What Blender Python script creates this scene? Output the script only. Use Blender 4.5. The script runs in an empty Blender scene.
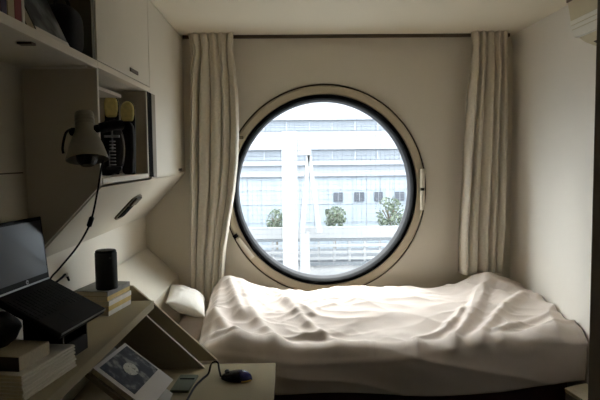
import bpy, bmesh, math, random
from mathutils import Vector, Matrix, noise
random.seed(7)
PI = math.pi
scene = bpy.context.scene
COL = scene.collection

# ------------------------------------------------------------------ helpers
def srgb(r, g, b):
    f = lambda c: (c/255/12.92) if c/255 <= .04045 else ((c/255+.055)/1.055)**2.4
    return (f(r), f(g), f(b), 1)

def mat(name, rgb, rough=.6, metal=0, var=.06, scale=8, bump=0, bscale=60, spec=.5, sheen=0, detail=4):
    m = bpy.data.materials.new(name); m.use_nodes = True
    nt = m.node_tree; n = nt.nodes; l = nt.links
    b = n['Principled BSDF']
    b.inputs['Roughness'].default_value = rough
    b.inputs['Metallic'].default_value = metal
    b.inputs['Specular IOR Level'].default_value = spec
    if sheen: b.inputs['Sheen Weight'].default_value = sheen
    c = srgb(*rgb)
    tc = n.new('ShaderNodeTexCoord')
    t = n.new('ShaderNodeTexNoise'); t.inputs['Scale'].default_value = scale; t.inputs['Detail'].default_value = detail
    l.new(tc.outputs['Object'], t.inputs['Vector'])
    r = n.new('ShaderNodeValToRGB')
    r.color_ramp.elements[0].position = .3; r.color_ramp.elements[1].position = .7
    r.color_ramp.elements[0].color = tuple(x*(1-var) for x in c[:3]) + (1,)
    r.color_ramp.elements[1].color = tuple(min(1, x*(1+var)) for x in c[:3]) + (1,)
    l.new(t.outputs['Fac'], r.inputs['Fac']); l.new(r.outputs['Color'], b.inputs['Base Color'])
    if bump:
        t2 = n.new('ShaderNodeTexNoise'); t2.inputs['Scale'].default_value = bscale; t2.inputs['Detail'].default_value = 5
        l.new(tc.outputs['Object'], t2.inputs['Vector'])
        bp = n.new('ShaderNodeBump'); bp.inputs['Strength'].default_value = bump; bp.inputs['Distance'].default_value = .004
        l.new(t2.outputs['Fac'], bp.inputs['Height']); l.new(bp.outputs['Normal'], b.inputs['Normal'])
    return m

class MB:
    """collects shapes and links them as ONE mesh object"""
    def __init__(s): s.bm = bmesh.new()
    def box(s, x0, x1, y0, y1, z0, z1, M=None):
        vs = [s.bm.verts.new(Vector((x, y, z)) if M is None else M @ Vector((x, y, z)))
              for x in (x0, x1) for y in (y0, y1) for z in (z0, z1)]
        for f in ((0,1,3,2),(4,6,7,5),(0,4,5,1),(2,3,7,6),(0,2,6,4),(1,5,7,3)):
            s.bm.faces.new([vs[i] for i in f])
        return s
    def prism(s, pts, a, b, axis='y', M=None):
        """polygon pts extruded from a to b along axis; pts are (x,z) for y, (x,y) for z, (y,z) for x"""
        def mk(p, t):
            v = {'y': (p[0], t, p[1]), 'z': (p[0], p[1], t), 'x': (t, p[0], p[1])}[axis]
            v = Vector(v); return s.bm.verts.new(v if M is None else M @ v)
        A = [mk(p, a) for p in pts]; B = [mk(p, b) for p in pts]
        s.bm.faces.new(A); s.bm.faces.new(B[::-1])
        for i in range(len(pts)):
            j = (i+1) % len(pts); s.bm.faces.new((A[j], A[i], B[i], B[j]))
        return s
    def lathe(s, prof, n=32, M=None, zf=1, closed=False):
        """profile (r, h) revolved round local z"""
        M = M or Matrix()
        rings = []
        for r, h in prof:
            if r < 1e-6: rings.append([s.bm.verts.new(M @ Vector((0, 0, h)))]); continue
            rings.append([s.bm.verts.new(M @ Vector((r*math.cos(2*PI*i/n), zf*r*math.sin(2*PI*i/n), h))) for i in range(n)])
        pairs = list(zip(rings, rings[1:]))
        if closed: pairs.append((rings[-1], rings[0]))
        for A, B in pairs:
            for i in range(n):
                j = (i+1) % n
                if len(A) == 1 and len(B) == 1: continue
                if len(A) == 1: s.bm.faces.new((A[0], B[i], B[j]))
                elif len(B) == 1: s.bm.faces.new((A[i], A[j], B[0]))
                else: s.bm.faces.new((A[i], A[j], B[j], B[i]))
        return s
    def tube(s, pts, r, n=8, taper=None):
        pts = [Vector(p) for p in pts]; rings = []
        for i, p in enumerate(pts):
            d = (pts[min(i+1, len(pts)-1)] - pts[max(i-1, 0)]).normalized()
            u = d.orthogonal().normalized() if i == 0 else (pu - d*pu.dot(d)).normalized()
            pu = u; w = d.cross(u)
            rr = r if taper is None else r*taper[i]
            rings.append([s.bm.verts.new(p + rr*(math.cos(2*PI*k/n)*u + math.sin(2*PI*k/n)*w)) for k in range(n)])
        for A, B in zip(rings, rings[1:]):
            for k in range(n): s.bm.faces.new((A[k], A[(k+1)%n], B[(k+1)%n], B[k]))
        s.bm.faces.new(rings[0][::-1]); s.bm.faces.new(rings[-1])
        return s
    def build(s, name, m, parent=None, bevel=0, smooth=False, loc=None, seg=2):
        bmesh.ops.recalc_face_normals(s.bm, faces=s.bm.faces)
        me = bpy.data.meshes.new(name); s.bm.to_mesh(me); s.bm.free()
        o = bpy.data.objects.new(name, me); COL.objects.link(o)
        me.materials.append(m)
        if parent is not None: o.parent = parent
        if smooth:
            for p in me.polygons: p.use_smooth = True
            if smooth != 'all':
                try: me.set_sharp_from_angle(angle=math.radians(40))
                except Exception: pass
        if bevel:
            md = o.modifiers.new('Bevel', 'BEVEL'); md.width = bevel; md.segments = seg
            md.limit_method = 'ANGLE'; md.angle_limit = math.radians(35)
        if loc is not None: o.location = loc
        return o

def spline(pts, n=8):
    P = [Vector(p) for p in pts]; out = []
    for i in range(len(P)-1):
        a, b, c, d = P[max(i-1, 0)], P[i], P[i+1], P[min(i+2, len(P)-1)]
        for k in range(n):
            t = k/n
            out.append(.5*((2*b) + (c-a)*t + (2*a-5*b+4*c-d)*t*t + (-a+3*b-3*c+d)*t**3))
    out.append(P[-1]); return out

def empty(name, loc=(0,0,0), rz=0):
    o = bpy.data.objects.new(name, None); COL.objects.link(o)
    o.empty_display_size = .05; o.location = loc; o.rotation_euler = (0, 0, rz); return o
def tag(o, label, cat, group=None):
    o['label'] = label; o['category'] = cat
    if group: o['group'] = group
    return o
def thing(name, label, cat, loc=(0,0,0), rz=0, group=None):
    return tag(empty(name, loc, rz), label, cat, group)
def struct(o):
    o['kind'] = 'structure'; return o

# ------------------------------------------------------------------ materials
M = {}
M['wall']    = mat('cream wall paint', (224, 217, 202), .75, var=.02, scale=3, bump=.05, bscale=180)
M['rwall']   = mat('right wall paint', (224, 219, 209), .75, var=.02, scale=3, bump=.05, bscale=180)
M['ceil']    = mat('ceiling paint', (226, 217, 195), .8, var=.02, scale=2)
M['floor']   = mat('dark carpet floor', (52, 46, 42), .95, var=.25, scale=120, bump=.4, bscale=400)
M['bath']    = mat('dark brown bathroom wall', (116, 106, 90), .9, var=.05, spec=.03)
M['lam']     = mat('cream cabinet laminate', (218, 211, 195), .5, var=.02, scale=4)
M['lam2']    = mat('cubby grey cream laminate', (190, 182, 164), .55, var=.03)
M['edge']    = mat('cream edge band', (226, 216, 196), .5, var=.02)
M['pull']    = mat('brown finger pull', (78, 62, 44), .45, var=.1)
M['gap']     = mat('black gap lining', (18, 16, 14), .9, var=.1, spec=.05)
M['wire']    = mat('grey wire', (120, 122, 124), .6, var=.05)
M['gapb']    = mat('brown frame gap', (70, 60, 46), .9, var=.1)
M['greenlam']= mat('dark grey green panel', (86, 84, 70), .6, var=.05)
M['strip']   = mat('brown grey edge strip', (140, 128, 108), .6, var=.04)
M['latch']   = mat('dull bronze latch', (104, 94, 72), .45, metal=.4, var=.15, scale=40)
M['desk']    = mat('desk cream laminate', (160, 150, 124), .7, var=.03, spec=.12)
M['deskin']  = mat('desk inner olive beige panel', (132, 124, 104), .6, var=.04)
M['table']   = mat('low table beige laminate', (146, 136, 112), .8, var=.03, spec=.08)
M['black']   = mat('black plastic', (15, 15, 16), .6, var=.15, spec=.15)
M['blackfab']= mat('black fabric', (20, 20, 22), .9, var=.3, scale=80, bump=.3, bscale=200)
M['matblack']= mat('matte black speaker cloth', (17, 17, 18), .8, var=.2, scale=200, bump=.3, bscale=500)
M['dgrey']   = mat('dark grey plastic', (58, 58, 56), .5, var=.1)
M['gasket']  = mat('black rubber gasket', (14, 15, 16), .7, var=.1, spec=.08)
M['metal']   = mat('dark grey window channel', (34, 35, 38), .6, var=.05, spec=.2)
M['frame']   = mat('beige window ring', (200, 188, 164), .5, var=.03)
M['hinge']   = mat('pale steel hinge', (226, 218, 200), .4, metal=.1, var=.05)
M['rod']     = mat('dark bronze rail', (92, 80, 62), .45, metal=.5, var=.1)
M['curtain'] = mat('beige curtain cloth', (216, 208, 192), .9, var=.05, scale=60, bump=.25, bscale=350, sheen=.2)
M['duvet']   = mat('cream cotton duvet', (224, 212, 203), .9, var=.02, scale=10, bump=.15, bscale=300, sheen=.15)
M['pillow']  = mat('white cotton pillow', (240, 236, 228), .9, var=.02, scale=10, bump=.15, bscale=300)
M['sheet']   = mat('beige mattress cloth', (180, 165, 145), .9, var=.05)
M['bedbase'] = mat('dark red brown bed base', (70, 38, 30), .55, var=.15, scale=14)
M['screen']  = mat('grey blue laptop screen', (58, 62, 68), .28, var=.05, scale=3)
M['keys']    = mat('black key caps', (18, 18, 19), .6, var=.1, spec=.15)
M['silver']  = mat('silver trim', (170, 172, 172), .35, metal=.5, var=.05)
M['paper']   = mat('white paper', (225, 220, 208), .8, var=.04)
M['bookwhite'] = mat('greyish white cover board', (186, 180, 170), .7, var=.05)
M['pages']   = mat('cream page block', (205, 196, 172), .85, var=.08, scale=150)
M['tan']     = mat('yellow tan book cover', (196, 168, 92), .6, var=.12, scale=25)
M['offwhite']= mat('off white book cover', (214, 208, 194), .6, var=.1, scale=25)
M['greyc']   = mat('grey book cover', (120, 118, 112), .6, var=.15, scale=25)
M['red']     = mat('dark red book cover', (126, 34, 36), .6, var=.1)
M['brownc']  = mat('maroon book cover', (84, 32, 28), .6, var=.1)
M['purple']  = mat('dark violet book cover', (60, 50, 76), .6, var=.1)
M['beigec']  = mat('beige book cover', (176, 158, 122), .6, var=.1)
M['darkbox'] = mat('dark olive box board', (64, 60, 46), .75, var=.1)
M['lampgrey']= mat('grey painted lamp metal', (150, 148, 136), .45, var=.05)
M['yellow']  = mat('yellow shoe toe cloth', (240, 224, 150), .8, var=.12, scale=60)
M['ac']      = mat('aged cream ac plastic', (206, 196, 164), .5, var=.03)
M['acw']     = mat('white ac louver plastic', (232, 229, 216), .5, var=.02)
M['green']   = mat('dull green file cover', (64, 72, 46), .6, var=.1)
M['bulb']    = mat('dark unlit lamp bulb', (30, 28, 26), .25, var=.05)
M['facade']  = mat('pale facade panels', (128, 132, 138), .6, var=.03, scale=.4)
M['facblue'] = mat('pale blue facade glass', (124, 133, 141), .4, var=.05, scale=.5)
M['facband'] = mat('grey blue window band', (98, 104, 112), .4, var=.10, scale=.6)
M['facwin']  = mat('dark square window', (56, 60, 68), .4, var=.1)
M['concrete']= mat('white concrete', (118, 119, 120), .8, var=.03, scale=.6)
M['shade']   = mat('grey steel beam', (74, 78, 82), .6, var=.05)
M['leaf']    = mat('grey green leaves', (84, 94, 78), .7, var=.3, scale=2.5)  # one grey green leaf tone with random variation
M['trunk']   = mat('grey brown trunk', (92, 84, 72), .9, var=.2, scale=6)
M['asphalt'] = mat('pale grey street', (112, 114, 116), .9, var=.08, scale=.3)

def mouse_mat():
    m = mat('glossy black mouse shell with painted blue sheen', (14, 14, 18), .22, var=.05)
    nt = m.node_tree; n = nt.nodes; l = nt.links; b = n['Principled BSDF']
    tc = n.new('ShaderNodeTexCoord'); sx = n.new('ShaderNodeSeparateXYZ'); l.new(tc.outputs['Object'], sx.inputs[0])
    r = n.new('ShaderNodeValToRGB'); r.color_ramp.elements[0].position = .012; r.color_ramp.elements[1].position = .05  # blue sheen at one end painted into the base colour
    r.color_ramp.elements[0].color = srgb(14, 14, 20); r.color_ramp.elements[1].color = srgb(18, 25, 112)
    l.new(sx.outputs['X'], r.inputs['Fac']); l.new(r.outputs['Color'], b.inputs['Base Color']); return m
M['mouse'] = mouse_mat()

def photo_mat(name, dark, mid, light, sc):
    m = bpy.data.materials.new(name); m.use_nodes = True
    nt = m.node_tree; n = nt.nodes; l = nt.links; b = n['Principled BSDF']; b.inputs['Roughness'].default_value = .6; b.inputs['Specular IOR Level'].default_value = .1
    tc = n.new('ShaderNodeTexCoord'); t = n.new('ShaderNodeTexNoise'); t.inputs['Scale'].default_value = sc; t.inputs['Detail'].default_value = 3
    l.new(tc.outputs['Object'], t.inputs['Vector'])
    r = n.new('ShaderNodeValToRGB'); e = r.color_ramp.elements
    e[0].position = .42; e[0].color = srgb(*dark); e[1].position = .66; e[1].color = srgb(*light)
    k = e.new(.53); k.color = srgb(*mid)
    l.new(t.outputs['Fac'], r.inputs['Fac']); l.new(r.outputs['Color'], b.inputs['Base Color']); return m
M['photo']  = photo_mat('dark group photograph print', (26, 26, 28), (54, 54, 56), (124, 122, 116), 26)
M['oval']   = photo_mat('pale oval print', (170, 168, 155), (196, 192, 178), (120, 118, 108), 60)
M['cover']  = photo_mat('misty grey picture cover', (70, 72, 70), (112, 114, 112), (150, 152, 150), 9)

def glass_mat():
    m = bpy.data.materials.new('clear window glass'); m.use_nodes = True
    nt = m.node_tree; n = nt.nodes; l = nt.links; n.remove(n['Principled BSDF'])
    out = n['Material Output']; tr = n.new('ShaderNodeBsdfTransparent'); tr.inputs[0].default_value = (.96, .98, .98, 1)
    gl = n.new('ShaderNodeBsdfGlossy'); gl.inputs['Roughness'].default_value = .02
    lw = n.new('ShaderNodeLayerWeight'); lw.inputs['Blend'].default_value = .5
    pw = n.new('ShaderNodeMath'); pw.operation = 'POWER'; pw.inputs[1].default_value = 5; l.new(lw.outputs['Facing'], pw.inputs[0])
    fr = n.new('ShaderNodeMapRange'); fr.inputs['To Min'].default_value = .03; l.new(pw.outputs[0], fr.inputs['Value'])
    mx = n.new('ShaderNodeMixShader'); l.new(fr.outputs[0], mx.inputs[0]); l.new(tr.outputs[0], mx.inputs[1]); l.new(gl.outputs[0], mx.inputs[2])
    l.new(mx.outputs[0], out.inputs['Surface']); return m
M['glass'] = glass_mat()

# ------------------------------------------------------------------ room shell
XL, XR, YB, YF, ZC = -.8875, 1.4125, 0., -4.15, 2.066
WX, WZ, ZF = .2325, 1.114, 1.032            # window centre, height/width ratio of the ring
RH = .642
struct(MB().box(XL-.12, XR+.12, YF-.12, .14, -.1, 0).build('floor', M['floor']))
struct(MB().box(XL-.12, XR+.12, YF-.12, .14, ZC, ZC+.1).build('ceiling', M['ceil']))
struct(MB().box(XL-.12, XL, YF, .14, 0, ZC).build('wall_left', M['wall']))
struct(MB().box(XR, XR+.12, YF, .14, 0, ZC).build('wall_right', M['rwall']))
struct(MB().box(XL-.12, XR+.12, YF-.12, YF, 0, ZC).build('wall_front', M['wall']))
struct(MB().box(.722, XR, YF, -2.3, 0, ZC).build('wall_bathroom', M['bath'], bevel=.015))
# back wall with the round opening
b = MB(); N = 128; rows = []
for yy in (0., .14):
    ci, co = [], []
    for i in range(N):
        a = 2*PI*i/N; c, s = math.cos(a), math.sin(a)
        ci.append(b.bm.verts.new((WX+RH*c, yy, WZ+RH*ZF*s)))
        tx = ((XR-WX) if c > 0 else (WX-XL))/max(abs(c), 1e-9); tz = ((ZC-WZ) if s > 0 else WZ)/max(abs(s), 1e-9)
        t = min(tx, tz); co.append(b.bm.verts.new((WX+t*c, yy, WZ+t*s)))
    for i in range(N):
        j = (i+1) % N; b.bm.faces.new((ci[i], ci[j], co[j], co[i]))
    rows.append((ci, co))
for k in (0, 1):
    A, B = rows[0][k], rows[1][k]
    for i in range(N):
        j = (i+1) % N; b.bm.faces.new((A[i], A[j], B[j], B[i]))
wb = b.build('wall_back', M['wall']); struct(wb)
# thin seams where the left wall is made of panels
struct(MB().box(XL, XL+.0025, -2.9, -1.69, 1.2785, 1.2825).build('trim_1', M['pull']))

# ------------------------------------------------------------------ round window
win = struct(empty('window_1', (WX, 0, WZ)))
R90 = Matrix.Rotation(PI/2, 4, 'X')                        # lathe axis -> -y ; profile h = -y
def ring(name, prof, m, n=128):                            # prof in (r, y)
    return MB().lathe([(r*1.008, -y) for r, y in prof], n, R90, ZF, closed=True).build(name, m, win, smooth=True)
ring('frame', [(.574, .10), (.574, -.010), (.579, -.016), (.616, -.016), (.626, -.006), (.626, .10)], M['frame'])
ring('frame_gap', [(.627, .006), (.627, .13), (.6362, .13), (.6362, .006)], M['gapb'])
ring('gasket', [(.573, .10), (.573, -.012), (.568, -.020), (.552, -.018), (.543, -.006), (.541, .02), (.541, .10)], M['gasket'])
ring('inner_ring', [(.5405, .024), (.536, .070), (.536, .10), (.5405, .10)], M['metal'])
MB().lathe([(0, -.078), (.536, -.078), (.536, -.084), (0, -.084)], 96, R90, ZF).build('glass_pane', M['glass'], win)
b = MB(); k = -17
for k in range(-17, 18):
    q = k*.0305; h = math.sqrt(max(0, .534**2-q*q))
    b.box(q-.00065, q+.00065, .0915, .093, -h*ZF, h*ZF)
    b.box(-h, h, .0915, .093, q*ZF-.00065, q*ZF+.00065)
b.build('wire_mesh', M['wire'], win)
for z0, z1 in ((.012, .130), (-.128, -.006)):
    MB().tube([(.610, -.034, z0), (.610, -.034, z1)], .0150, 14).build('hinge', M['hinge'], win, smooth=True)
MB().tube([(.610, -.034, -.012), (.610, -.034, .018)], .011, 12).build('hinge_pin', M['gap'], win, smooth=True)
MB().tube([(-.545, -.030, -.295), (-.455, -.030, -.415)], .015, 12).build('latch_bar', M['hinge'], win, smooth=True)
MB().tube([(-.566, -.030, -.268), (-.552, -.030, -.286)], .016, 12).build('latch_knob', M['gasket'], win, smooth=True)
MB().box(-.55, -.50, -.03, -.012, .325, .345, Matrix.Rotation(0, 4, 'Y')).build('clip', M['latch'], win, bevel=.003)

# ------------------------------------------------------------------ built-in furniture on the left wall
XFc = -.632          # front of the wall cabinets
# bookshelf (open, nearest)
t = thing('bookshelf', 'open cream wall shelf holding books, top left above the lamp alcove', 'shelf')
MB().box(XL+.002, XFc, -2.95, -1.705, 1.630, 1.647).build('shelf_board', M['lam'], t, bevel=.002)
MB().box(XFc-.008, XFc+.002, -2.95, -1.672, 1.626, 1.652).build('shelf_lip', M['edge'], t, bevel=.002)
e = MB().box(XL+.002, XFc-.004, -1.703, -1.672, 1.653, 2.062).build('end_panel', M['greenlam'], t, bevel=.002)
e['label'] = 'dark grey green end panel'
c = MB().box(-.70, -.662, -2.112, -2.085, 1.624, 1.630).build('catch_plate', M['pull'], t)
# cupboard with door over the cubby
t = thing('wall_cabinet', 'cream wall cabinet with flat door above the open cubby', 'cabinet', group='cream wall cabinets')
b = MB().box(XL+.002, -.672, -1.668, -.915, 1.634, 2.062); b.build('carcass', M['lam'], t)
d = MB().box(-.668, XFc, -1.668, -.915, 1.655, 2.060).build('door', M['lam'], t, bevel=.0025)
MB().box(XFc-.004, XFc+.004, -1.255, -1.13, 1.678, 1.693).build('handle', M['pull'], d, bevel=.001)
MB().box(-.668, XFc+.001, -1.668, -.915, 1.630, 1.652).build('bottom_rail', M['edge'], t, bevel=.002)
# tall cupboard next to the window wall
t = thing('wall_cabinet', 'tall narrow cream wall cabinet between the cubby and the window wall', 'cabinet', group='cream wall cabinets')
MB().box(XL+.002, -.672, -.905, -.006, 1.25, 2.062).build('carcass', M['lam'], t)
d = MB().prism([(-.668, 1.228), (-.645, 1.226), (-.636, 1.232), (XFc, 1.242), (XFc, 2.060), (-.668, 2.060)], -.908, -.006).build('door', M['lam'], t, bevel=.002)
MB().box(XFc-.004, XFc+.004, -.235, -.150, 1.252, 1.266).build('handle', M['pull'], d, bevel=.001)
# open cubby
t = thing('open_cubby', 'open cream cubby hole in the wall unit holding the yellow toed shoes', 'shelf')
MB().prism([(XL+.002, .975), (XFc-.003, 1.2355), (XFc-.003, 1.628), (XL+.002, 1.628)], -1.668, -1.650).build('end_panel', M['lam'], t, bevel=.0015)
MB().box(XL+.02, XFc, -1.648, -.989, 1.236, 1.258).build('bottom_board', M['edge'], t, bevel=.002)
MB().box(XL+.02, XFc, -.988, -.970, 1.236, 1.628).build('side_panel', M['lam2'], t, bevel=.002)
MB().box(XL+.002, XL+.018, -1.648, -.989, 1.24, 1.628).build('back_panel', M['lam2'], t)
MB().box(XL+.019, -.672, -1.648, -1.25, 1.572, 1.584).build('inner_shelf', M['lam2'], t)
s = MB().box(-.668, XFc+.0012, -.969, -.888, 1.24, 1.628).build('slot_shade_strip', M['gap'], t); MB().box(XFc-.002, XFc+.0016, -.888, -.815, 1.236, 1.628).build('edge_strip', M['strip'], t); s['label'] = 'black strip standing for the shaded slot beside the cubby'  # flat black strip stands in for the shade inside the open slot
# slanted lower panel
t = thing('slanted_panel', 'sloping cream underside panel below the wall cabinets with an oblong latch', 'panel')
MB().prism([(XFc-.006, 1.2270), (XL+.002, .9665), (XL+.002, .985), (XFc-.026, 1.2270)], -1.648, -.006).build('panel', M['lam'], t, bevel=.001)
# oblong latch, long axis running up the slope
mid = Vector((-.7595, -.87, 1.0968)); up = Vector((.2495, 0, .2605)).normalized(); nn = Vector((up.z, 0, -up.x)); yy = Vector((0, 1, 0))
F = Matrix((( up.x, yy.x, nn.x, mid.x), (up.y, yy.y, nn.y, mid.y), (up.z, yy.z, nn.z, mid.z), (0,0,0,1)))
pts = []
for i in range(24):
    a = 2*PI*i/24; pts.append((.050*(1 if math.cos(a) > 0 else -1) + .030*math.cos(a), .085*math.sin(a)))
l = MB().prism(pts, -.001, .006, 'z', F).build('latch', M['latch'], t, bevel=.001)
MB().box(.02, .070, -.055, .040, .006, .016, F).build('latch_knob', M['pull'], l, bevel=.003)
MB().box(-.06, .012, -.050, .050, .006, .009, F).build('latch_slot', M['gap'], l)
# sloped headboard
t = thing('sloped_headboard', 'sloping cream board in the left corner behind the white pillow', 'headboard')
MB().prism([(XL+.006, .774), (-.69, .590), (-.69, 0), (XL+.006, 0)], -1.03, -.007).build('board', M['lam'], t, bevel=.003)

# ------------------------------------------------------------------ desk and low table
ZD = .69
def dx(y): return -.603 + (y+1.05)*.034
t = thing('desk', 'cream wall desk with slanted end panels holding the laptop and speaker', 'desk')
MB().prism([(XL+.002, -1.07), (dx(-1.07), -1.07), (dx(-3.2), -3.2), (XL+.002, -3.2)], ZD-.035, ZD, 'z').build('desktop', M['desk'], t, bevel=.003)
def endpanel(y, x0, z0, x1, z1, zt):
    return MB().prism([(XL+.002, .431), (x1-.02 if False else x1-.035, .431 if z1 > .431 else z1), (x1, z1), (x0, z0), (x0-.10, zt), (XL+.002, zt)], y-.008, y+.008)
pa = MB().prism([(XL+.002, .405), (-.335, .405), (-.327, .4055), (-.604, .669), (-.70, .755), (XL+.002, .755)], -1.062, -1.045)
pa.build('end_panel', M['desk'], t, bevel=.002)
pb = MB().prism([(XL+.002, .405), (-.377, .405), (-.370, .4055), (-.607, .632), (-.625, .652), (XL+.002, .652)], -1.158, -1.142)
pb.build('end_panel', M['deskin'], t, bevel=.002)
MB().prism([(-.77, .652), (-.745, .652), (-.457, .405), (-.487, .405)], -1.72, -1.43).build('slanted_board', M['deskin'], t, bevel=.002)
t = thing('low_table', 'low beige table under the desk with the black mouse on top', 'table')
MB().box(-.84, -.062, -2.75, -1.085, .372, .400).build('tabletop', M['table'], t, bevel=.003)
MB().box(-.80, -.10, -1.125, -1.105, 0, .371).build('side_panel', M['table'], t)
MB().box(-.80, -.10, -2.73, -2.71, 0, .371).build('side_panel', M['table'], t)
MB().box(-.14, -.12, -2.70, -1.13, .06, .371).build('front_panel', M['table'], t)

# mouse with its cable
ms = thing('computer_mouse', 'black computer mouse with a blue sheen on the low table', 'mouse', (-.222, -1.285, .400), math.radians(-12))
b = MB(); prof = []
nU, nV = 24, 12
vs = [[None]*(nU) for _ in range(nV+1)]
for j in range(nV+1):
    p = j/nV*PI/2
    for i in range(nU):
        a = 2*PI*i/nU
        x = .068*math.cos(a)*math.cos(p)**.7 if j < nV else 0; y = .036*math.sin(a)*math.cos(p)**.7 if j < nV else 0
        y *= 1 - .12*math.cos(2*a)
        z = .004 + .036*math.sin(p)*(1 + .25*x/.068)
        vs[j][i] = b.bm.verts.new((x, y, z)) if j < nV or i == 0 else vs[j][0]
for j in range(nV):
    for i in range(nU):
        k = (i+1) % nU
        q = [vs[j][i], vs[j][k], vs[j+1][k], vs[j+1][i]]
        q2 = []
        for v in q:
            if v not in q2: q2.append(v)
        b.bm.faces.new(q2)
b.bm.faces.new(vs[0][::-1])
b.build('shell', M['mouse'], ms, smooth='all')
MB().lathe([(.002, 0), (.010, 0), (.010, .007), (.002, .007)], 16, Matrix.Translation((-.04, .0035, .033)) @ Matrix.Rotation(PI/2, 4, 'X')).build('scroll_wheel', M['dgrey'], ms)
MB().tube(spline([(.03, -.034, .006), (.05, -.025, .006), (.064, -.008, .006)], 5), .003, 6).build('trim_line', M['tan'], ms, smooth=True)
MB().tube(spline([(-.068, 0, .012), (-.085, .03, .03), (-.10, .055, .05), (-.125, .05, .046), (-.13, .02, .012), (-.14, -.03, .006), (-.14, -.12, .006), (-.12, -.25, .006), (-.09, -.42, .006)], 8), .0042, 8).build('cable', M['black'], ms, smooth=True)
# flat green file on the low table
t = thing('file_folder', 'dull green file lying on the low table at the foot of the desk panel', 'folder', (-.425, -1.30, .400), math.radians(-4))
MB().box(-.04, .035, -.115, .055, .001, .012).build('cover', M['green'], t, bevel=.002)
MB().box(-.03, .03, .0, .008, .012, .0145).build('band', M['gap'], t)

# photo book leaning on the slanted board under the desk
A_ = Vector((-.643, -1.41, .602)); dn = Vector((.178, 0, -.146)); dn.normalize()
al = Vector((-.03, -.35, .012)).normalized(); nr = al.cross(dn)
if nr.z < 0: nr = -nr
F = Matrix(((dn.x, al.x, nr.x, A_.x), (dn.y, al.y, nr.y, A_.y), (dn.z, al.z, nr.z, A_.z), (0,0,0,1)))
t = thing('photo_book', 'large white bordered photo book leaning on the slope under the desk', 'book')
MB().box(0, .235, 0, .30, -.018, -.002, F).build('page_block', M['pages'], t)
c = MB().box(-.002, .237, -.002, .302, -.002, .001, F).build('cover', M['bookwhite'], t, bevel=.0006)
p = MB().box(.012, .165, .012, .275, .001, .0022, F).build('cover_picture', M['photo'], c); p['label'] = 'dark group photograph'
b = MB(); ov = [(.09+.030*math.cos(2*PI*i/28), .145+.042*math.sin(2*PI*i/28)) for i in range(28)]
b.prism(ov, .0022, .0030, 'z', F); o = b.build('oval_badge', M['oval'], c); o['label'] = 'pale oval in the photograph'

# ------------------------------------------------------------------ things on the desk
# books under the speaker
RB = math.radians(-9.7)
spine_cols = ['offwhite', 'tan', 'offwhite', 'tan', 'greyc']
ordn = ['lowest', 'second from bottom', 'middle', 'second from top', 'topmost']
desc = ['off-white', 'yellow-tan', 'off-white', 'yellow-tan', 'grey']
z = ZD+.001; G = 'paperbacks under the speaker'
def book(name, label, w, l, h, loc, rz, cov, group, spine=True, cat='book'):
    """spine towards +x, lying flat"""
    r = thing(name, label, cat, loc, rz, group)
    MB().box(-w/2+.002, w/2-.003, -l/2+.003, l/2-.003, .0012, h-.0012).build('page_block', M['pages'], r)
    b = MB().box(-w/2, w/2, -l/2, l/2, 0, .0011).box(-w/2, w/2, -l/2, l/2, h-.0011, h).box(w/2-.0024, w/2, -l/2, l/2, .0011, h-.0011)
    b.build('cover', M[cov], r); return r
def booklet(label, w, l, h, loc, rz, group):
    r = thing('booklet', label, 'booklet', loc, rz, group)
    MB().box(-w/2+.001, w/2-.006, -l/2+.002, l/2-.002, .0010, h-.0010).build('page_block', M['pages'], r)
    MB().box(-w/2, w/2-.004, -l/2, l/2, 0, .0009).box(-w/2, w/2-.004, -l/2, l/2, h-.0009, h).build('cover', M['offwhite'], r)
    MB().prism([(w/2-.0045, .0009), (w/2-.001, .0018), (w/2, h*.35), (w/2, h*.65), (w/2-.001, h-.0018), (w/2-.0045, h-.0009)], -l/2, l/2).build('spine', M['paper'], r)
    return r
for k in range(5):
    hh = .0195
    w = .148 - .004*(k % 2); off = Vector((random.uniform(-.006, .004), random.uniform(-.006, .006)))
    book('paperback_book', f'{ordn[k]} of the five {"" if False else ""}stacked paperbacks under the black speaker, {desc[k]} cover'.replace('  ', ' '),
         w, .208, hh, (-.779+off.x, -1.215+off.y, z), RB, spine_cols[k], G)
    z += hh+.0003
ZS = z
t = thing('smart_speaker', 'black cylindrical speaker standing on the stacked paperbacks', 'speaker', (-.752, -1.262, ZS))
MB().lathe([(0, 0), (.042, 0), (.044, .003), (.044, .148), (.042, .152)], 48).build('body', M['matblack'], t, smooth=True)
MB().lathe([(0, .1515), (.0415, .1515), (.042, .156), (.039, .1605), (0, .1605)], 48).build('top_ring', M['black'], t, smooth=True)
MB().lathe([(0, 0), (.0045, 0), (.0045, .002), (0, .002)], 14, Matrix.Translation((.0435*math.cos(-.9), .0435*math.sin(-.9), .132)) @ Matrix.Rotation(-.9, 4, 'Z') @ Matrix.Rotation(PI/2, 4, 'Y')).build('button', M['dgrey'], t)

# laptop on a sloping stand
RL = math.radians(-8)
W, D = .29, .212
pit = math.radians(27)
HB = Vector((-.80, -1.70, .92))                       # right end of the hinge, top of the base
Rz = Matrix.Rotation(RL, 4, 'Z')
lp = thing('laptop', 'open black laptop with dark grey screen on the desk at left', 'laptop', HB, RL)
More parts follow.
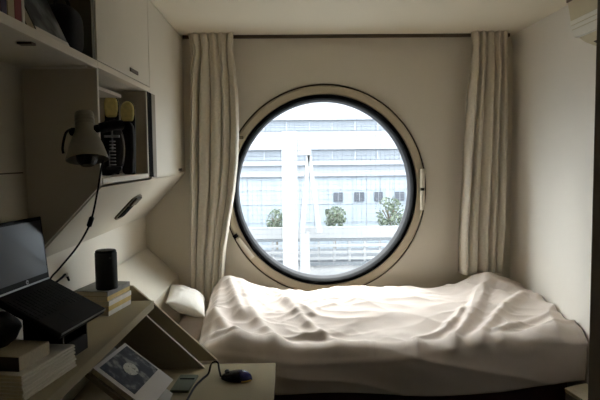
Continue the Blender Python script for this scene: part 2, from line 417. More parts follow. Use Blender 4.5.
# local: x towards the front, y towards the right end (0 = right hinge end), base drops along x
BT = Matrix.Rotation(pit, 4, 'Y')
base = MB().box(-.012, D, -W, 0, -.022, 0, BT).build('base', M['black'], lp, bevel=.004)
b = MB()
for r in range(6):
    for c in range(14):
        kx = .022 + r*.0185; ky = -.017 - c*.0190
        if r == 5 and 4 <= c <= 8: continue
        b.box(kx, kx+.0155, ky-.0160, ky, .0, .0022, BT)
b.box(.022+5*.0185, .022+5*.0185+.0155, -.017-8*.019-.016, -.017-4*.019, 0, .0022, BT)
b.build('keyboard', M['keys'], base)
MB().box(.145, .198, -.19, -.10, 0, .0012, BT).build('touchpad', M['black'], base, bevel=.0005)
MB().box(D-.001, D+.0012, -W+.004, -.004, -.007, -.001, BT).build('front_edge_highlight', M['silver'], base)  # silver strip stands in for the highlight along the front edge
ST = Matrix.Translation((-.008, 0, .002)) @ Matrix.Rotation(math.radians(-6), 4, 'Y')
lid = MB().box(-.008, 0, -W, 0, 0, .213, ST).build('screen_lid', M['black'], lp, bevel=.003)
MB().box(0, .0012, -W+.012, -.010, .024, .201, ST).build('display', M['screen'], lid)
MB().box(0, .002, -W+.002, -.002, .0, .006, ST).build('hinge_trim', M['silver'], lid)
# round maker's emblem below the display
EM = ST @ Matrix.Translation((.0006, -W*.5+.015, .0145)) @ Matrix.Rotation(PI/2, 4, 'Y')
em = MB().lathe([(0, 0), (.0065, 0), (.0065, .0012), (0, .0012)], 24, EM).build('emblem', M['silver'], lid)
cu = bpy.data.curves.new('letters', 'FONT'); cu.body = 'hp'; cu.size = .0095; cu.shear = .25; cu.extrude = .0002; cu.align_x = 'CENTER'; cu.align_y = 'CENTER'
tmp = bpy.data.objects.new('letters', cu); COL.objects.link(tmp)
bpy.context.view_layer.update()
me = bpy.data.meshes.new_from_object(tmp.evaluated_get(bpy.context.evaluated_depsgraph_get()))
bpy.data.objects.remove(tmp)
lt = bpy.data.objects.new('emblem_letters', me); COL.objects.link(lt); me.materials.clear(); me.materials.append(M['black']); lt.parent = lid
# text x -> local +y, text y -> local +z, facing +x
lt.matrix_local = ST @ Matrix.Translation((.0020, -W*.5+.015, .0145)) @ Matrix(((0,0,1,0),(1,0,0,0),(0,1,0,0),(0,0,0,1)))
MB().tube(spline([(.012, .002, -.012), (.02, .03, .0), (.02, .055, .005), (.02, .075, -.02)], 6), .004, 8).build('charging_cable', M['black'], lp, smooth=True)
MB().box(.012, .028, .05, .066, -.002, .010).build('cable_plug', M['paper'], lp, bevel=.003)
# stand
st = thing('laptop_stand', 'black sloping stand lifting the laptop above the desk', 'stand', (HB.x, HB.y, ZD+.001), RL)
h0 = HB.z-ZD
top = lambda x: h0 - .030 - x*math.tan(pit)
for y0 in (-.17, -.02):
    MB().prism([(-.005, 0), (.125, 0), (.125, top(.125)), (-.005, top(-.005))], y0, y0+.008).build('side_bracket', M['black'], st)
MB().prism([(-.005, h0-.027+.005*.5), (.165, h0-.0265-.165*math.tan(pit)), (.165, h0-.034-.165*math.tan(pit)), (-.005, h0-.034+.0025)], -.172, -.01).build('plate', M['black'], st)
MB().box(.115, .125, -.17, -.012, 0, .05).build('front_bar', M['black'], st)

# white booklets in a stack in front
RW = math.radians(-9.5)
names7 = ['lowest', 'second from bottom', 'third from bottom', 'middle', 'third from top', 'second from top', 'topmost']
z = ZD+.001
ux = Vector((math.cos(RW), math.sin(RW))); uy = Vector((-math.sin(RW), math.cos(RW)))
cornerfar = Vector((-.650, -1.912))
for k in range(7):
    w, l, hh = .178, .262, .0097
    c = cornerfar - ux*(w/2 + random.uniform(0, .004)) - uy*(l/2 + random.uniform(0, .004))
    booklet(f'{names7[k]} of the seven thin white booklets stacked at the desk front', w, l, hh, (c.x, c.y, z), RW, 'white booklets stacked by the laptop')
    z += hh+.0002
ZB = z
c = cornerfar - ux*(.028+.085) - uy*(.17)
t = thing('flat_box', 'flat pale box with dark olive end lying on the white booklets', 'box', (c.x, c.y, ZB), RW)
MB().box(-.085, .085, -.068, .075, .0005, .040).build('body', M['pages'], t, bevel=.002)
MB().box(-.084, .084, -.0705, -.068, .001, .0395).build('end_face', M['darkbox'], t)
c2 = c - ux*.02
b = MB(); bmesh.ops.create_icosphere(b.bm, subdivisions=4, radius=1)
for v in b.bm.verts:
    n_ = noise.noise(v.co*2.2)*.18
    v.co = Vector((v.co.x*.080*(1+n_), v.co.y*.058*(1+n_), max(-.75, v.co.z)*.056*(1+n_)))
zmin = min(v.co.z for v in b.bm.verts)
for v in b.bm.verts: v.co.z -= zmin
po = b.build('pouch', M['blackfab'], None, smooth='all', loc=(c2.x-.025, c2.y+.004, ZB+.041)); po.rotation_euler.z = RW
tag(po, 'small black cloth pouch on the flat box at lower left', 'pouch')

# ------------------------------------------------------------------ clip lamp
LC = Vector((-.645, -1.765, 1.322))
lamp = thing('clip_lamp', 'grey cone clip lamp hanging on the cubby edge at left', 'lamp', LC)
TI = Matrix.Rotation(math.radians(-7), 4, 'Y') @ Matrix.Rotation(math.radians(-15), 4, 'X')
sh = MB().lathe([(.066, 0), (.066, .004), (.062, .018), (.052, .050), (.040, .080), (.031, .100), (.0300, .155), (.028, .160), (0, .160), (0, .157), (.026, .157), (.028, .152), (.029, .101), (.0375, .079), (.0495, .049), (.0595, .017), (.063, 0)], 48, TI, closed=False).build('shade', M['lampgrey'], lamp, smooth=True)
b = MB()
for i in range(3): b.lathe([(.0312, .118+i*.012), (.0312, .123+i*.012), (.0295, .123+i*.012), (.0295, .118+i*.012)], 40, TI, closed=True)
b.build('vent_ring', M['lampgrey'], sh, smooth=True)
MB().lathe([(0, -.022), (.02, -.020), (.032, -.004), (.034, .015), (.026, .04), (.014, .062), (.014, .08), (0, .08)], 28, TI).build('bulb', M['bulb'], lamp, smooth=True)
for s_ in (-1, 1):
    MB().lathe([(0, 0), (.012, 0), (.013, .004), (.013, .014), (.010, .018), (0, .018)], 20, TI @ Matrix.Translation((s_*.032, 0, .100)) @ Matrix.Rotation(s_*PI/2, 4, 'Y')).build('knob', M['black'], lamp, smooth=True)
MB().tube(spline([(-.045, 0, .10), (-.058, -.02, .085), (-.066, -.03, .04), (-.064, -.03, .02)], 6), .004, 8).build('yoke', M['black'], lamp, smooth=True)
MB().tube([(.045, .0, .10), (.085, .02, .112), (.10, .045, .112)], .017, 14).build('arm_joint', M['black'], lamp, smooth=True)
cl = MB().box(.040, .062, .060, .085, .03, .125).box(.030, .046, .08, .096, -.03, .09).build('clamp', M['black'], lamp, bevel=.004)
MB().box(.040, .090, .052, .060, .072, .080).build('clamp_bar', M['silver'], cl, bevel=.001)
b = MB()
for i in range(8): b.lathe([(.009, 0), (.011, .002), (.009, .004)], 12, Matrix.Translation((.066, .056, -.02+i*.011)))
b.build('clamp_spring', M['silver'], cl, smooth=True)
MB().box(.045, .095, .05, .062, -.034, -.024).build('clamp_pad', M['dgrey'], cl, bevel=.002)
P_ = [(-.606, -1.712, 1.325), (-.614, -1.72, 1.297), (-.631, -1.72, 1.213), (-.662, -1.69, 1.125), (-.690, -1.68, 1.07), (-.733, -1.665, 1.012), (-.795, -1.65, .945), (-.836, -1.63, .90), (-.852, -1.60, .82), (-.858, -1.56, .70)]
cd = MB().tube([Vector(p)-LC for p in spline(P_, 8)], .0033, 8).build('cord', M['black'], lamp, smooth=True)
d_ = (Vector((-.676, -1.684, 1.094)) - Vector((-.660, -1.692, 1.13))).normalized(); m0 = Vector((-.668, -1.688, 1.112)) - LC
MB().tube([m0-d_*.019, m0-d_*.015, m0+d_*.015, m0+d_*.019], .0085, 10, [.6, 1, 1, .6]).build('switch', M['black'], cd, smooth=True)

# ------------------------------------------------------------------ things in the cubby
for i, (x, lab) in enumerate(((-.736, 'yellow toed black shoe standing upright in the cubby, left of the pair'), (-.668, 'yellow toed black shoe standing upright in the cubby, right of the pair'))):
    r = thing('shoe', lab, 'shoe', (x, -1.17, 1.2585), math.radians(4), 'pair of yellow toed shoes')
    def outline(hw, z0, z1, n=14):
        pts = [(-hw*.8, z0), (hw*.8, z0)]
        zt = z1-hw*1.25
        pts += [(hw, zt*.6+z0*.4), (hw, zt)]
        pts += [(hw*math.cos(a), zt+hw*1.25*math.sin(a)) for a in [PI*k/n for k in range(1, n)]]
        pts += [(-hw, zt), (-hw, zt*.6+z0*.4)]
        return pts
    H = .334 - .024*i
    MB().prism(outline(.029, 0, H), .0, .016).build('sole', M['black'], r, bevel=.004)
    MB().prism(outline(.028, H*.72, H-.003), -.014, 0).build('toe', M['yellow'], r, bevel=.008)
    MB().prism(outline(.028, 0.002, H*.715), -.045, 0).build('upper', M['blackfab'], r, bevel=.012)
b = MB(); bmesh.ops.create_icosphere(b.bm, subdivisions=4, radius=1)
for v in b.bm.verts:
    p = v.co.copy(); sq = lambda a, e: math.copysign(abs(a)**e, a)
    v.co = Vector((sq(p.x, .75)*.068, sq(p.y, .8)*.035, sq(p.z, .7)*.105 + .105))
bg = b.build('round_bag', M['blackfab'], None, smooth='all', loc=(-.708, -1.34, 1.2585))
tag(bg, 'black rounded bag in the cubby below the yellow shoe toes', 'bag')
MB().tube([(.069*math.cos(a), -.01, .105+.105*math.sin(a)) for a in [-PI*.42+PI*.9*k/20 for k in range(21)]], .004, 8).build('piping', M['greyc'], bg, smooth=True)

# ------------------------------------------------------------------ things on the bookshelf
ZSH = 1.6475
def vbook(label, y, th, h, dpt, cov, lean=0, name='book', g='books standing on the open shelf'):
    r = thing(name, label, 'book', (-.652, y, ZSH), 0, g)
    L = Matrix.Rotation(lean, 4, 'X')
    MB().box(-dpt, -.003, -th/2+.0015, th/2-.0015, .0015, h-.002, L).build('page_block', M['pages'], r)
    MB().box(-dpt, 0, -th/2, -th/2+.0015, 0, h, L).box(-dpt, 0, th/2-.0015, th/2, 0, h, L).box(-.003, 0, -th/2+.0015, th/2-.0015, 0, h, L).build('cover', M[cov], r)
    return r
vbook('maroon book at the left end of the open shelf', -2.3130, .036, .19, .14, 'brownc')
vbook('dark violet book second from the left on the open shelf', -2.2780, .028, .17, .13, 'purple')
vbook('beige book between the violet and the red book', -2.2420, .034, .20, .14, 'beigec')
vbook('red book standing near the middle of the open shelf', -2.2040, .036, .21, .14, 'red')
vbook('thin off-white book right of the red book on the shelf', -2.1755, .014, .21, .14, 'offwhite')
# picture book leaning back, face to the room
t = thing('picture_book', 'large grey picture book leaning on the open shelf right of the books', 'book', (-.651, -1.985, ZSH+.006))
L = Matrix.Rotation(math.radians(-24), 4, 'Y')
MB().box(-.014, 0, -.115, .115, .003, .27, L).build('page_block', M['pages'], t)
c = MB().box(0, .003, -.117, .117, .0, .272, L).build('cover', M['cover'], t, bevel=.0008)
MB().box(.003, .0036, -.117, .117, .0, .020, L).build('cover_border', M['paper'], c)
b = MB(); bmesh.ops.create_icosphere(b.bm, subdivisions=4, radius=1)
for v in b.bm.verts:
    p = v.co.copy(); sq = lambda a, e: math.copysign(abs(a)**e, a)
    v.co = Vector((sq(p.x, .7)*.05, sq(p.y, .6)*.078, sq(p.z, .55)*.078 + .078))
o = b.build('shoulder_bag', M['blackfab'], None, smooth='all', loc=(-.698, -1.784, ZSH))
tag(o, 'black rounded bag at the dark right end of the open shelf', 'bag')
MB().tube(spline([(.0, -.06, .13), (0, -.05, .175), (0, .0, .19), (0, .05, .175), (0, .06, .13)], 6), .006, 8).build('handle', M['blackfab'], o, smooth=True)

# ------------------------------------------------------------------ curtains and rail
t = thing('curtain_rail', 'dark bronze curtain rail running under the ceiling over the round window', 'rail', (0, -.044, 2.042))
MB().box(-.612, 1.362, -.011, .011, .004, .0238).build('rail', M['rod'], t, bevel=.003)
for x in (-.617, 1.367):
    MB().box(x-.005, x+.005, -.012, .012, .003, .0236).build('end_cap', M['rod'], t, bevel=.003)
def interp(tab, z):
    for (a, b) in zip(tab, tab[1:]):
        if a[0] >= z >= b[0]:
            f = (a[0]-z)/(a[0]-b[0]); f = f*f*(3-2*f) if False else f
            return [a[i]+(b[i]-a[i])*f for i in range(1, len(a))]
    return list(tab[-1][1:]) if z < tab[-1][0] else list(tab[0][1:])
def curtain(name, label, tab, npl, seed):
    rnd = random.Random(seed)
    nu, nz = 200, 72
    z1, z0 = tab[0][0], tab[-1][0]
    b = MB(); V = []
    wd = [rnd.uniform(.55, 1.5) for _ in range(npl)]; tot = sum(wd); cum = [0]
    for w in wd: cum.append(cum[-1]+w/tot)
    am = [rnd.uniform(.65, 1.2) for _ in range(npl+1)]
    def warp(u, f):                      # even pleats at the heading, uneven folds below
        k = max(i for i in range(npl) if cum[i] <= u+1e-9); fr = (u-cum[k])/(cum[k+1]-cum[k])
        g_ = min(1, f*5); g_ = g_*g_*(3-2*g_)
        return (u*npl)*(1-g_) + (k+fr)*g_, k, fr
    for j in range(nz+1):
        f = j/nz; z = z1+(z0-z1)*f
        xl, xr = interp(tab, z); row = []
        for i in range(nu+1):
            u = i/nu
            w, k, fr = warp(u, f)
            sm = fr*fr*(3-2*fr); a = am[k]*(1-sm)+am[k+1]*sm
            th = 2*PI*(w + .10*noise.noise(Vector((u*3, z*1.6, seed*7))))
            amp = (.016 + .026*min(1, f*4))*a
            pinch = math.exp(-((f-.07)/.03)**2)
            y = -.108 + amp*(1-.5*pinch)*(math.sin(th) + .25*math.sin(2*th+p_(k, seed)+1.5*f))
            y += .010*min(1, f*3)*noise.noise(Vector((u*7, z*1.2, seed*3+5)))
            x = xl+(xr-xl)*u + .015*math.cos(th)*(1-.6*abs(2*u-1))*min(1, .3+f*2)*(1-.6*pinch)
            row.append(b.bm.verts.new((x, min(-.060, y), z)))
        V.append(row)
    for j in range(nz):
        for i in range(nu): b.bm.faces.new((V[j][i], V[j][i+1], V[j+1][i+1], V[j+1][i]))
    root = thing(name, label, 'curtain', (0, 0, 0), 0, 'beige curtains beside the round window')
    o = b.build('cloth', M['curtain'], root, smooth='all')
    md = o.modifiers.new('Solidify', 'SOLIDIFY'); md.thickness = .003; md.offset = 0
    for k in range(npl):
        u = (k+.5)/npl; xl, xr = tab[0][1:]
        x = xl+(xr-xl)*u
        MB().box(x-.006, x+.006, -.066, -.0555, z1-.020, z1+.002).build('hook', M['rod'], root, bevel=.002)
    return root
def p_(k, seed): return (k*2.4+seed*1.7) % 6.28
s_ = 163.4
cv = lambda rows: [(1.32-(py-158)/s_, (a-287)/s_, (c-287)/s_) for py, a, c in rows]
curtain('curtain', 'beige pleated curtain hanging left of the round window', cv([(36, 192, 236), (52, 195, 235), (70, 193, 237), (100, 192, 239), (130, 191, 239), (160, 190, 237.5), (190, 189.5, 234), (220, 189, 228.5), (250, 188.5, 223.5), (280, 188, 221), (300, 188, 220)]), 5, 1)
curtain('curtain', 'beige pleated curtain hanging right of the round window', cv([(36, 469, 505), (52, 470, 505), (70, 468, 505), (100, 465, 504), (150, 462, 504), (200, 459, 504), (235, 457, 503), (276, 457, 502)]), 5, 4)

# ------------------------------------------------------------------ bed
t = thing('bed', 'low single bed with dark red brown base below the round window', 'bed', (0, 0, 0))
MB().box(-.66, 1.375, -.875, -.02, .03, .215).build('base', M['bedbase'], t, bevel=.006)
for x in (-.5, 1.3):
    for y in (-.86, -.08): MB().box(x-.03, x+.03, y-.03, y+.03, 0, .03).build('foot', M['gap'], t)
MB().box(-.655, 1.375, -.85, -.02, .217, .372).build('mattress', M['sheet'], t, bevel=.03, seg=3)

def bedpt(px, py, z=.50):
    d = (1.32-z)*590/(py-158); return ((px-287)*d/590, d-3.69)
def c1(p): return bedpt(160+p[0]/2.727, 260+p[1]/2.727)
def c2_(p): return bedpt(380+p[0]/2.727, 255+p[1]/2.727)
folds = [   # (points, height, half width) of the larger creases of the cover
 ([c1(p) for p in ((205,60),(225,120),(270,170),(330,200),(420,210))], .026, .032),
 ([c1(p) for p in ((290,80),(320,110),(360,135),(410,150))], .018, .028),
 ([c1(p) for p in ((150,182),(230,195),(310,220),(400,232),(470,235),(540,215))], .024, .028),
 ([c1(p) for p in ((90,150),(140,150),(180,180),(210,200))], .025, .03),
 ([c1(p) for p in ((180,70),(190,110),(215,150))], .03, .03),
 ([c1(p) for p in ((330,125),(400,165),(480,190),(560,195))], .012, .02),
 ([c2_(p) for p in ((0,235),(100,215),(200,208),(270,160),(300,110))], .020, .026),
 ([c2_(p) for p in ((190,215),(240,180),(270,130))], .014, .018),
 ([c2_(p) for p in ((270,215),(330,172),(400,145),(440,150))], .020, .024),
 ([c2_(p) for p in ((60,240),(150,240),(250,228),(350,225),(440,208),(540,205))], .022, .026),
 ([c2_(p) for p in ((230,110),(300,92),(380,92))], .014, .025),
 ([c2_(p) for p in ((100,205),(180,188),(230,160))], .014, .018),
 ([c2_(p) for p in ((330,200),(420,185),(500,180))], .014, .02),
 ([c2_(p) for p in ((230,60),(215,100),(235,120))], .012, .02),
 ([c2_(p) for p in ((320,60),(300,80),(310,130))], .012, .02),
]
folds = [([Vector(q) for q in spline([(a, b_, 0) for a, b_ in pts], 4)], h, w*1.12) for pts, h, w in folds]
def seg_dist(p, a, b):
    d = b-a; L = d.length_squared
    t = 0 if L == 0 else max(0, min(1, (p-a).dot(d)/L)); return (p-a-d*t).length
def foldh(x, y):
    p = Vector((x, y, 0)); h = 0
    for pts, a, w in folds:
        m = min(range(0, len(pts)), key=lambda i: (pts[i]-p).length_squared)
        dd = min(seg_dist(p, pts[max(0, m-1)], pts[m]), seg_dist(p, pts[m], pts[min(len(pts)-1, m+1)]))
        if dd < 3*w: h = h + a*math.exp(-(dd/w)**2) - h*a*math.exp(-(dd/w)**2)/.05
    return h
def g(x, y, cx, cy, sx, sy): return math.exp(-((x-cx)/sx)**2-((y-cy)/sy)**2)
def sst(a, b, t): t = max(0, min(1, (t-a)/(b-a))); return t*t*(3-2*t)
DX0, DX1 = -.452, 1.402
def topz(x, y):
    v = -y/.9
    z = .515 - .012*v - .068*sst(.45, 1, v) - .02*g(x, 0, .2, 0, .5, 9)*sst(.6, 1, v)
    z += .085*g(x, y, -.37, -.10, .17, .20) + .10*g(x, y, 1.21, -.14, .17, .22) + .035*g(x, y, 1.38, -.8, .25, .3)
    z += .03*g(x, y, -.42, -.45, .20, .22)
    z -= .05*sst(-.39, -.452, x)
    z += .012*(noise.noise(Vector((x*3.2, y*4.5, 1.7)))) + .006*noise.noise(Vector((x*9, y*12, 4.1)))
    q = noise.noise(Vector((x*2.1+3, y*3.3, 8.2)))*1.6
    z += .006*(1-abs(math.sin(7*y*1.6+2.2*x+2.5*q)))**2
    z += 1.25*foldh(x, y)*(1-.75*sst(-.30, -.18, y))
    for ang, fx, fy, a, sd in ((.10, 1.6, 11, .019, 1), (.55, 1.9, 12, .016, 2), (-.45, 1.8, 11, .016, 3), (.25, 3.5, 22, .009, 4), (-.25, 3, 26, .008, 5), (.7, 3.5, 24, .007, 6)):
        c_, s__ = math.cos(ang), math.sin(ang); X = c_*x + s__*y; Y = -s__*x + c_*y
        wx = .25*noise.noise(Vector((x*2, y*2, 20+sd)))
        q = 1-abs(noise.noise(Vector((X*fx, (Y+wx)*fy*.5, sd*9.7))))*2.2
        mk = sst(-.15, .35, noise.noise(Vector((x*1.6, y*1.6, sd*5.1))))
        z += a*max(0, q)**2*mk
    return z
b = MB(); V = []
nu, nt_, nd = 220, 96, 40
for i in range(nu+1):
    u = i/nu; x = DX0+(DX1-DX0)*u; col = []
    ye = -.885 - .012*noise.noise(Vector((x*3, 5, 2))) - .02*g(x, 0, 1.3, 0, .2, 9)
    for j in range(nt_+1):
        y = -.175 + (ye+.175)*j/nt_
        col.append(Vector((x, y, topz(x, y))))
    zt = topz(x, ye)
    hem = .185 + .012*math.sin(5*x+1) + .05*sst(1.0, 1.4, x)
    r = .085
    for j in range(1, nd+1):
        f = j/nd
        if f < .45:
            a = f/.45*PI/2
            p = Vector((x, ye - r*math.sin(a), zt - r*(1-math.cos(a))))
        else:
            k = (f-.45)/.55
            p = Vector((x, ye-r + .025*k*k, (zt-r) + (hem-(zt-r))*k))
        k = sst(0, .5, f)
        wv = .012*math.sin(9*x+2.5*noise.noise(Vector((x*2, p.z*4, 3)))+6*p.z) + .014*noise.noise(Vector((x*3+p.z*4, p.z*7, 9)))
        # long diagonal sag folds on the hanging front
        wv += .012*(1-abs(math.sin(3.1*x+11*p.z+1.5*noise.noise(Vector((x*1.7, p.z*3, 1))))))**3
        wv += .010*math.exp(-((p.z-(.40-.05*math.cos(3.2*(x-.2))))/.018)**2)
        p.y -= wv*k
        col.append(p)
    V.append([b.bm.verts.new(p) for p in col])
for i in range(nu):
    for j in range(len(V[0])-1): b.bm.faces.new((V[i][j], V[i+1][j], V[i+1][j+1], V[i][j+1]))
du = b.build('duvet', M['duvet'], None, smooth='all')
md = du.modifiers.new('Solidify', 'SOLIDIFY'); md.thickness = .012; md.offset = -1
tag(du, 'rumpled cream duvet spread over the bed and hanging down its front', 'duvet')
# pillow
b = MB(); bmesh.ops.create_grid(b.bm, x_segments=36, y_segments=36, size=1)
top = [v for v in b.bm.verts]
ret = bmesh.ops.duplicate(b.bm, geom=b.bm.verts[:]+b.bm.edges[:]+b.bm.faces[:])
dup = [q for q in ret['geom'] if isinstance(q, bmesh.types.BMVert)]
def pil(v, s):
    x, y = v.co.x, v.co.y
    h = max(0, (1-abs(x)**2.4)*(1-abs(y)**2.4))**.55
    px_ = x*(1-.10*(1-abs(y))*0 - .06*abs(y)**0*(1-y*y)*x*x*0)
    k = 1+.07*(x*x*y*y)
    v.co = Vector((x*.104*k, y*.21*k, s*(.056*h + (.008*noise.noise(Vector((x*3, y*3, s)))*h)) + .0))
for v in top: pil(v, 1)
for v in dup: pil(v, -1)
bmesh.ops.remove_doubles(b.bm, verts=b.bm.verts, dist=.0004)
pl = b.build('pillow', M['pillow'], None, smooth='all', loc=(-.572, -.42, .532))
pl.rotation_euler = (0, math.radians(24), math.radians(8))
tag(pl, 'white pillow propped on the sloping board at the left end of the bed', 'pillow')

# pale box in the dark corner right of the bed
t = thing('cardboard_box', 'pale grey box on the floor in front of the right end of the bed', 'box', (1.34, -1.14, 0), math.radians(8))
MB().box(-.055, .055, -.09, .09, 0, .225).build('body', M['greyc'], t, bevel=.002)
MB().prism([(-.055, .0), (.055, .0), (.05, .035), (-.06, .02)], -.09, .09, 'y', Matrix.Translation((0, 0, .226))).build('flap', M['pages'], t)

# ------------------------------------------------------------------ air conditioner
t = thing('air_conditioner', 'small cream air conditioner with white louver on the right wall by the ceiling', 'air conditioner', (0, 0, 0))
Y0, Y1 = -1.80, -1.07
MB().prism([(XR-.002, 2.061), (1.250, 2.061), (1.240, 2.05), (1.240, 1.985), (1.258, 1.890), (1.276, 1.862), (1.290, 1.836), (1.325, 1.814), (1.380, 1.796), (XR-.002, 1.793)], Y0, Y1).build('body', M['ac'], t, bevel=.004)
lv = MB().prism([(1.250, 1.905), (1.253, 1.888), (1.272, 1.834), (1.295, 1.834), (1.295, 1.905)], Y0+.01, Y1-.002).build('louver', M['acw'], t, bevel=.003)
for k in range(2):
    z = 1.884-.018*k; x = 1.2535+.0062*k
    MB().box(x-.0015, x+.008, Y0+.015, Y1-.01, z-.001, z+.001).build('fin', M['ac'], lv)
MB().box(1.234, 1.246, Y0+.02, Y1, 1.985, 2.045).build('intake_grille', M['pull'], t, bevel=.002)
MB().prism([(1.335, 1.808), (1.352, 1.800), (1.352, 1.806), (1.335, 1.814)], Y0+.02, Y1-.05).build('outlet_slot', M['pull'], t)

# ------------------------------------------------------------------ the city outside
struct(MB().box(-80, 80, 1.5, 120, -12.2, -12).build('ground', M['asphalt']))
YFc = 56.3
t = thing('office_building', 'long pale office block with grey window bands seen through the round window', 'building', (0, YFc, -12))
def fb(x0, x1, z0, z1, y0, y1, name, m, par=t): return MB().box(x0, x1, y0, y1, z0+12, z1+12).build(name, m, par)
fb(-45, 45, -12, 42, 0, 14, 'wall', M['facade'])  # upper wall, out of view, raised to block low sky light
for z0, z1 in ((4.05, 4.95), (1.12, 2.02)):
    w_ = fb(-44, 44, z0, z1, -.12, .0, 'window_band', M['facband'])
    b = MB()
    for k in range(-18, 19): b.box(k*2.3-.06, k*2.3+.06, -.2, -.12, z0+12, z1+12)
    b.box(-43.9, 43.9, -.19, -.12, z0+12.4, z0+12.46)
    b.build('mullion', M['facade'], w_)
for z0, z1 in ((5.1, 5.35), (2.15, 2.4), (.55, .8), (-.55, -.25)):
    fb(-45, 45, z0, z1, -.6, 0, 'ledge', M['facade'])
fb(-44, 44, 7.0, 7.18, -.10, 0, 'seam', M['shade'])
gl = fb(-44, 44, -9, -.75, -.10, .0, 'curtain_wall', M['facblue'])
b = MB()
for k in range(-32, 33): b.box(k*1.35-.04, k*1.35+.04, -.16, -.10, 3, 11.25)
for z in (-2.0, -3.4, -5.2): b.box(-44, 44, -.16, -.10, z+12-.04, z+12+.04)
b.build('mullion', M['facade'], gl)
for x0, x1 in ((4.70, 5.62), (6.82, 7.82), (8.85, 9.70), (10.98, 11.9), (13.0, 13.9)):
    w_ = fb(x0, x1, -3.16, -2.22, -.30, -.1, 'window', M['facwin'])
    MB().box((x0+x1)/2-.018, (x0+x1)/2+.018, -.34, -.30, 12-3.16, 12-2.22).build('glazing_bar', M['facade'], w_)

YR = 40.3
t = thing('elevated_road', 'white elevated road with barrier and rails in front of the office block', 'road', (0, YR, -12))
def rb(x0, x1, z0, z1, y0, y1, name, m, par=t): return MB().box(x0, x1, y0, y1, z0+12, z1+12).build(name, m, par)
rb(-40, 40, -4.75, -3.88, 0, .3, 'barrier', M['concrete'])
rb(-40, 40, -4.95, -4.76, -.1, .5, 'beam', M['shade'])
for z in (-5.25, -5.75, -6.2): rb(-40, 40, z-.10, z+.10, -.3, -.2, 'rail', M['concrete'])
b = MB()
for k in range(-34, 35): b.box(k*1.15-.09, k*1.15+.09, -.2, .0, 12-6.45, 12-4.96)
b.build('rail_posts', M['concrete'], t)
rb(-40, 40, -6.75, -6.46, -.4, 6, 'beam', M['shade'])
rb(-40, 40, -8.2, -6.76, -.2, 6, 'girder', M['concrete'])
for x in (-24, -8, 8, 24): rb(x-.7, x+.7, -12, -8.2, 2, 5, 'pier', M['concrete'])

YP = 36.3
t = thing('road_pylon', 'tall white pylon with a bracket standing left of centre outside the window', 'pylon', (0, YP, -12))
MB().box(-.36, .68, 0, .9, 0, 15.1).build('column', M['concrete'], t, bevel=.05)
MB().prism([(.68, 14.7), (1.05, 14.55), (1.65, 13.9), (1.65, 13.5), (.68, 13.5)], .1, .8).build('bracket', M['concrete'], t, bevel=.03)
MB().prism([(1.30, 13.49), (1.55, 13.49), (1.18, 8.2), (.78, 8.2)], .1, .6).build('leg', M['concrete'], t)
MB().prism([(1.38, 13.49), (1.66, 13.49), (2.36, 8.2), (1.98, 8.2)], .1, .6).build('leg', M['concrete'], t)
MB().box(.8, 1.5, .1, .6, 0, 8.19).build('post', M['concrete'], t)

def tree(x, y, zc, r, label, seed, loose=0, h=1.):
    rnd = random.Random(seed)
    t = thing('tree', label, 'tree', (x, y, -12), 0, 'trees in front of the office block')
    b = MB()
    for _ in range(int(1000*(1-.4*loose))):
        while True:
            p = Vector((rnd.uniform(-1, 1), rnd.uniform(-1, 1), rnd.uniform(-1, 1)))
            if .15 < p.length < 1 and (noise.noise(p*1.7+Vector((seed, 0, 0))) > -.25+.3*loose): break
        c = Vector((p.x*r, p.y*r, p.z*r*h+zc+12))
        n_ = Vector((rnd.gauss(0, 1), rnd.gauss(0, 1), rnd.gauss(0, 1))).normalized(); u = n_.orthogonal().normalized(); w = n_.cross(u)
        s = r*rnd.uniform(.07, .14)
        vs = [b.bm.verts.new(c+u*s), b.bm.verts.new(c+w*s*.6), b.bm.verts.new(c-u*s), b.bm.verts.new(c-w*s*.6)]
        b.bm.faces.new(vs)
    b.build('crown', M['leaf'], t)
    b = MB().tube([(0, 0, 0), (.05, 0, (zc+12)*.6), (0, 0, zc+12)], .13, 8, [1, .8, .4])
    for k in range(6):
        a = k*1.1+seed; b.tube([(0, 0, zc+12-r*.7), (math.cos(a)*r*.5, math.sin(a)*r*.5, zc+12+r*.3)], .05, 6)
    b.build('trunk', M['trunk'], t); return t
tree(4.16, 48.3, -3.95, 1.08, 'dense round green tree right of the white pylon outside', 3, 0, .95)
tree(9.1, 48.3, -3.75, 1.35, 'loose branching green tree outside near the right window edge', 5, .8, 1.2)
tree(-1.0, 48.3, -4.2, .95, 'small green tree half hidden behind the white pylon', 8, .3, 1.1)

# ------------------------------------------------------------------ light: overcast sky, brighter overhead
w = bpy.data.worlds.new('overcast sky'); scene.world = w; w.use_nodes = True
nt = w.node_tree; n = nt.nodes; l = nt.links
bgN = n['Background']
tc = n.new('ShaderNodeTexCoord'); sx = n.new('ShaderNodeSeparateXYZ'); l.new(tc.outputs['Generated'], sx.inputs[0])
r = n.new('ShaderNodeValToRGB'); e = r.color_ramp.elements          # base sky, dimmer near the horizon
e[0].position = 0; e[0].color = (.72, .77, .82, 1); e[1].position = 1; e[1].color = (1, 1, 1, 1)
l.new(sx.outputs['Z'], r.inputs['Fac'])
dt = n.new('ShaderNodeVectorMath'); dt.operation = 'DOT_PRODUCT'    # added bright patch of sky beyond the office block, brightens the room
dt.inputs[1].default_value = tuple(Vector((-.18, .50, .84)).normalized())
l.new(tc.outputs['Generated'], dt.inputs[0])
gr = n.new('ShaderNodeValToRGB'); q = gr.color_ramp; q.interpolation = 'LINEAR'; e = q.elements
e[0].position = .3; e[0].color = (0, 0, 0, 1); e[1].position = 1; e[1].color = (1, .98, .95, 1)
l.new(dt.outputs['Value'], gr.inputs['Fac'])
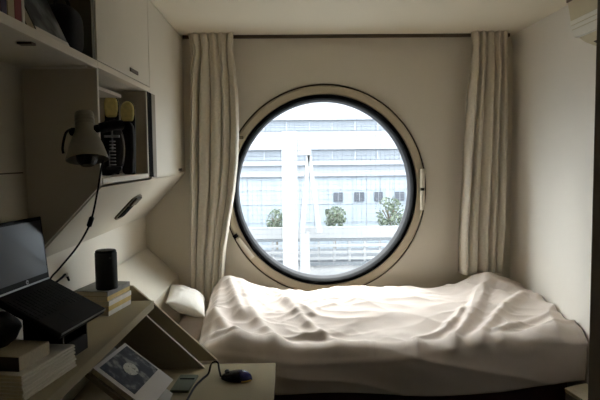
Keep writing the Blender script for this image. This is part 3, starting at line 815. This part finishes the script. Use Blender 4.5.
ad = n.new('ShaderNodeMix'); ad.data_type = 'RGBA'; ad.blend_type = 'ADD'; ad.clamp_result = False
SKY, GLOW = 4.8, 7.6
vm = n.new('ShaderNodeVectorMath'); vm.operation = 'SCALE'; vm.inputs['Scale'].default_value = GLOW; mr = n.new('ShaderNodeMapRange'); mr.inputs['From Min'].default_value = -.08; mr.inputs['From Max'].default_value = .35; l.new(sx.outputs['Y'], mr.inputs['Value'])
vy = n.new('ShaderNodeVectorMath'); vy.operation = 'SCALE'; l.new(gr.outputs['Color'], vy.inputs[0]); l.new(mr.outputs[0], vy.inputs['Scale']); l.new(vy.outputs[0], vm.inputs[0])
vb = n.new('ShaderNodeVectorMath'); vb.operation = 'SCALE'; vb.inputs['Scale'].default_value = SKY; l.new(r.outputs['Color'], vb.inputs[0])
va = n.new('ShaderNodeVectorMath'); va.operation = 'ADD'; l.new(vm.outputs[0], va.inputs[0]); l.new(vb.outputs[0], va.inputs[1])
n.remove(ad)
l.new(va.outputs[0], bgN.inputs['Color']); bgN.inputs['Strength'].default_value = 1

# ------------------------------------------------------------------ camera
cam = bpy.data.cameras.new('camera'); co = bpy.data.objects.new('camera', cam); COL.objects.link(co)
cam.sensor_width = 36; cam.lens = 590*36/600; cam.clip_start = .05; cam.clip_end = 400
Yc = Vector((-13, 42, -590)).normalized()                 # world +y seen from the camera
Zc = Vector((-.011, 1, .0712)); Zc = (Zc - Yc*Zc.dot(Yc)).normalized(); Xc = Yc.cross(Zc)
R = Matrix((Xc, Yc, Zc))                                  # rows: world axes in camera coordinates
co.matrix_world = Matrix.Translation((0, -3.69, 1.32)) @ R.to_4x4()
scene.camera = co

scene.view_settings.view_transform = 'Standard'; scene.view_settings.look = 'None'
scene.view_settings.gamma = 1; scene.view_settings.use_curve_mapping = False
scene.view_settings.exposure = 1.3
scene.cycles.max_bounces = 14; scene.cycles.diffuse_bounces = 10; scene.cycles.transparent_max_bounces = 12
scene.cycles.use_denoising = True; scene.cycles.sample_clamp_indirect = 8
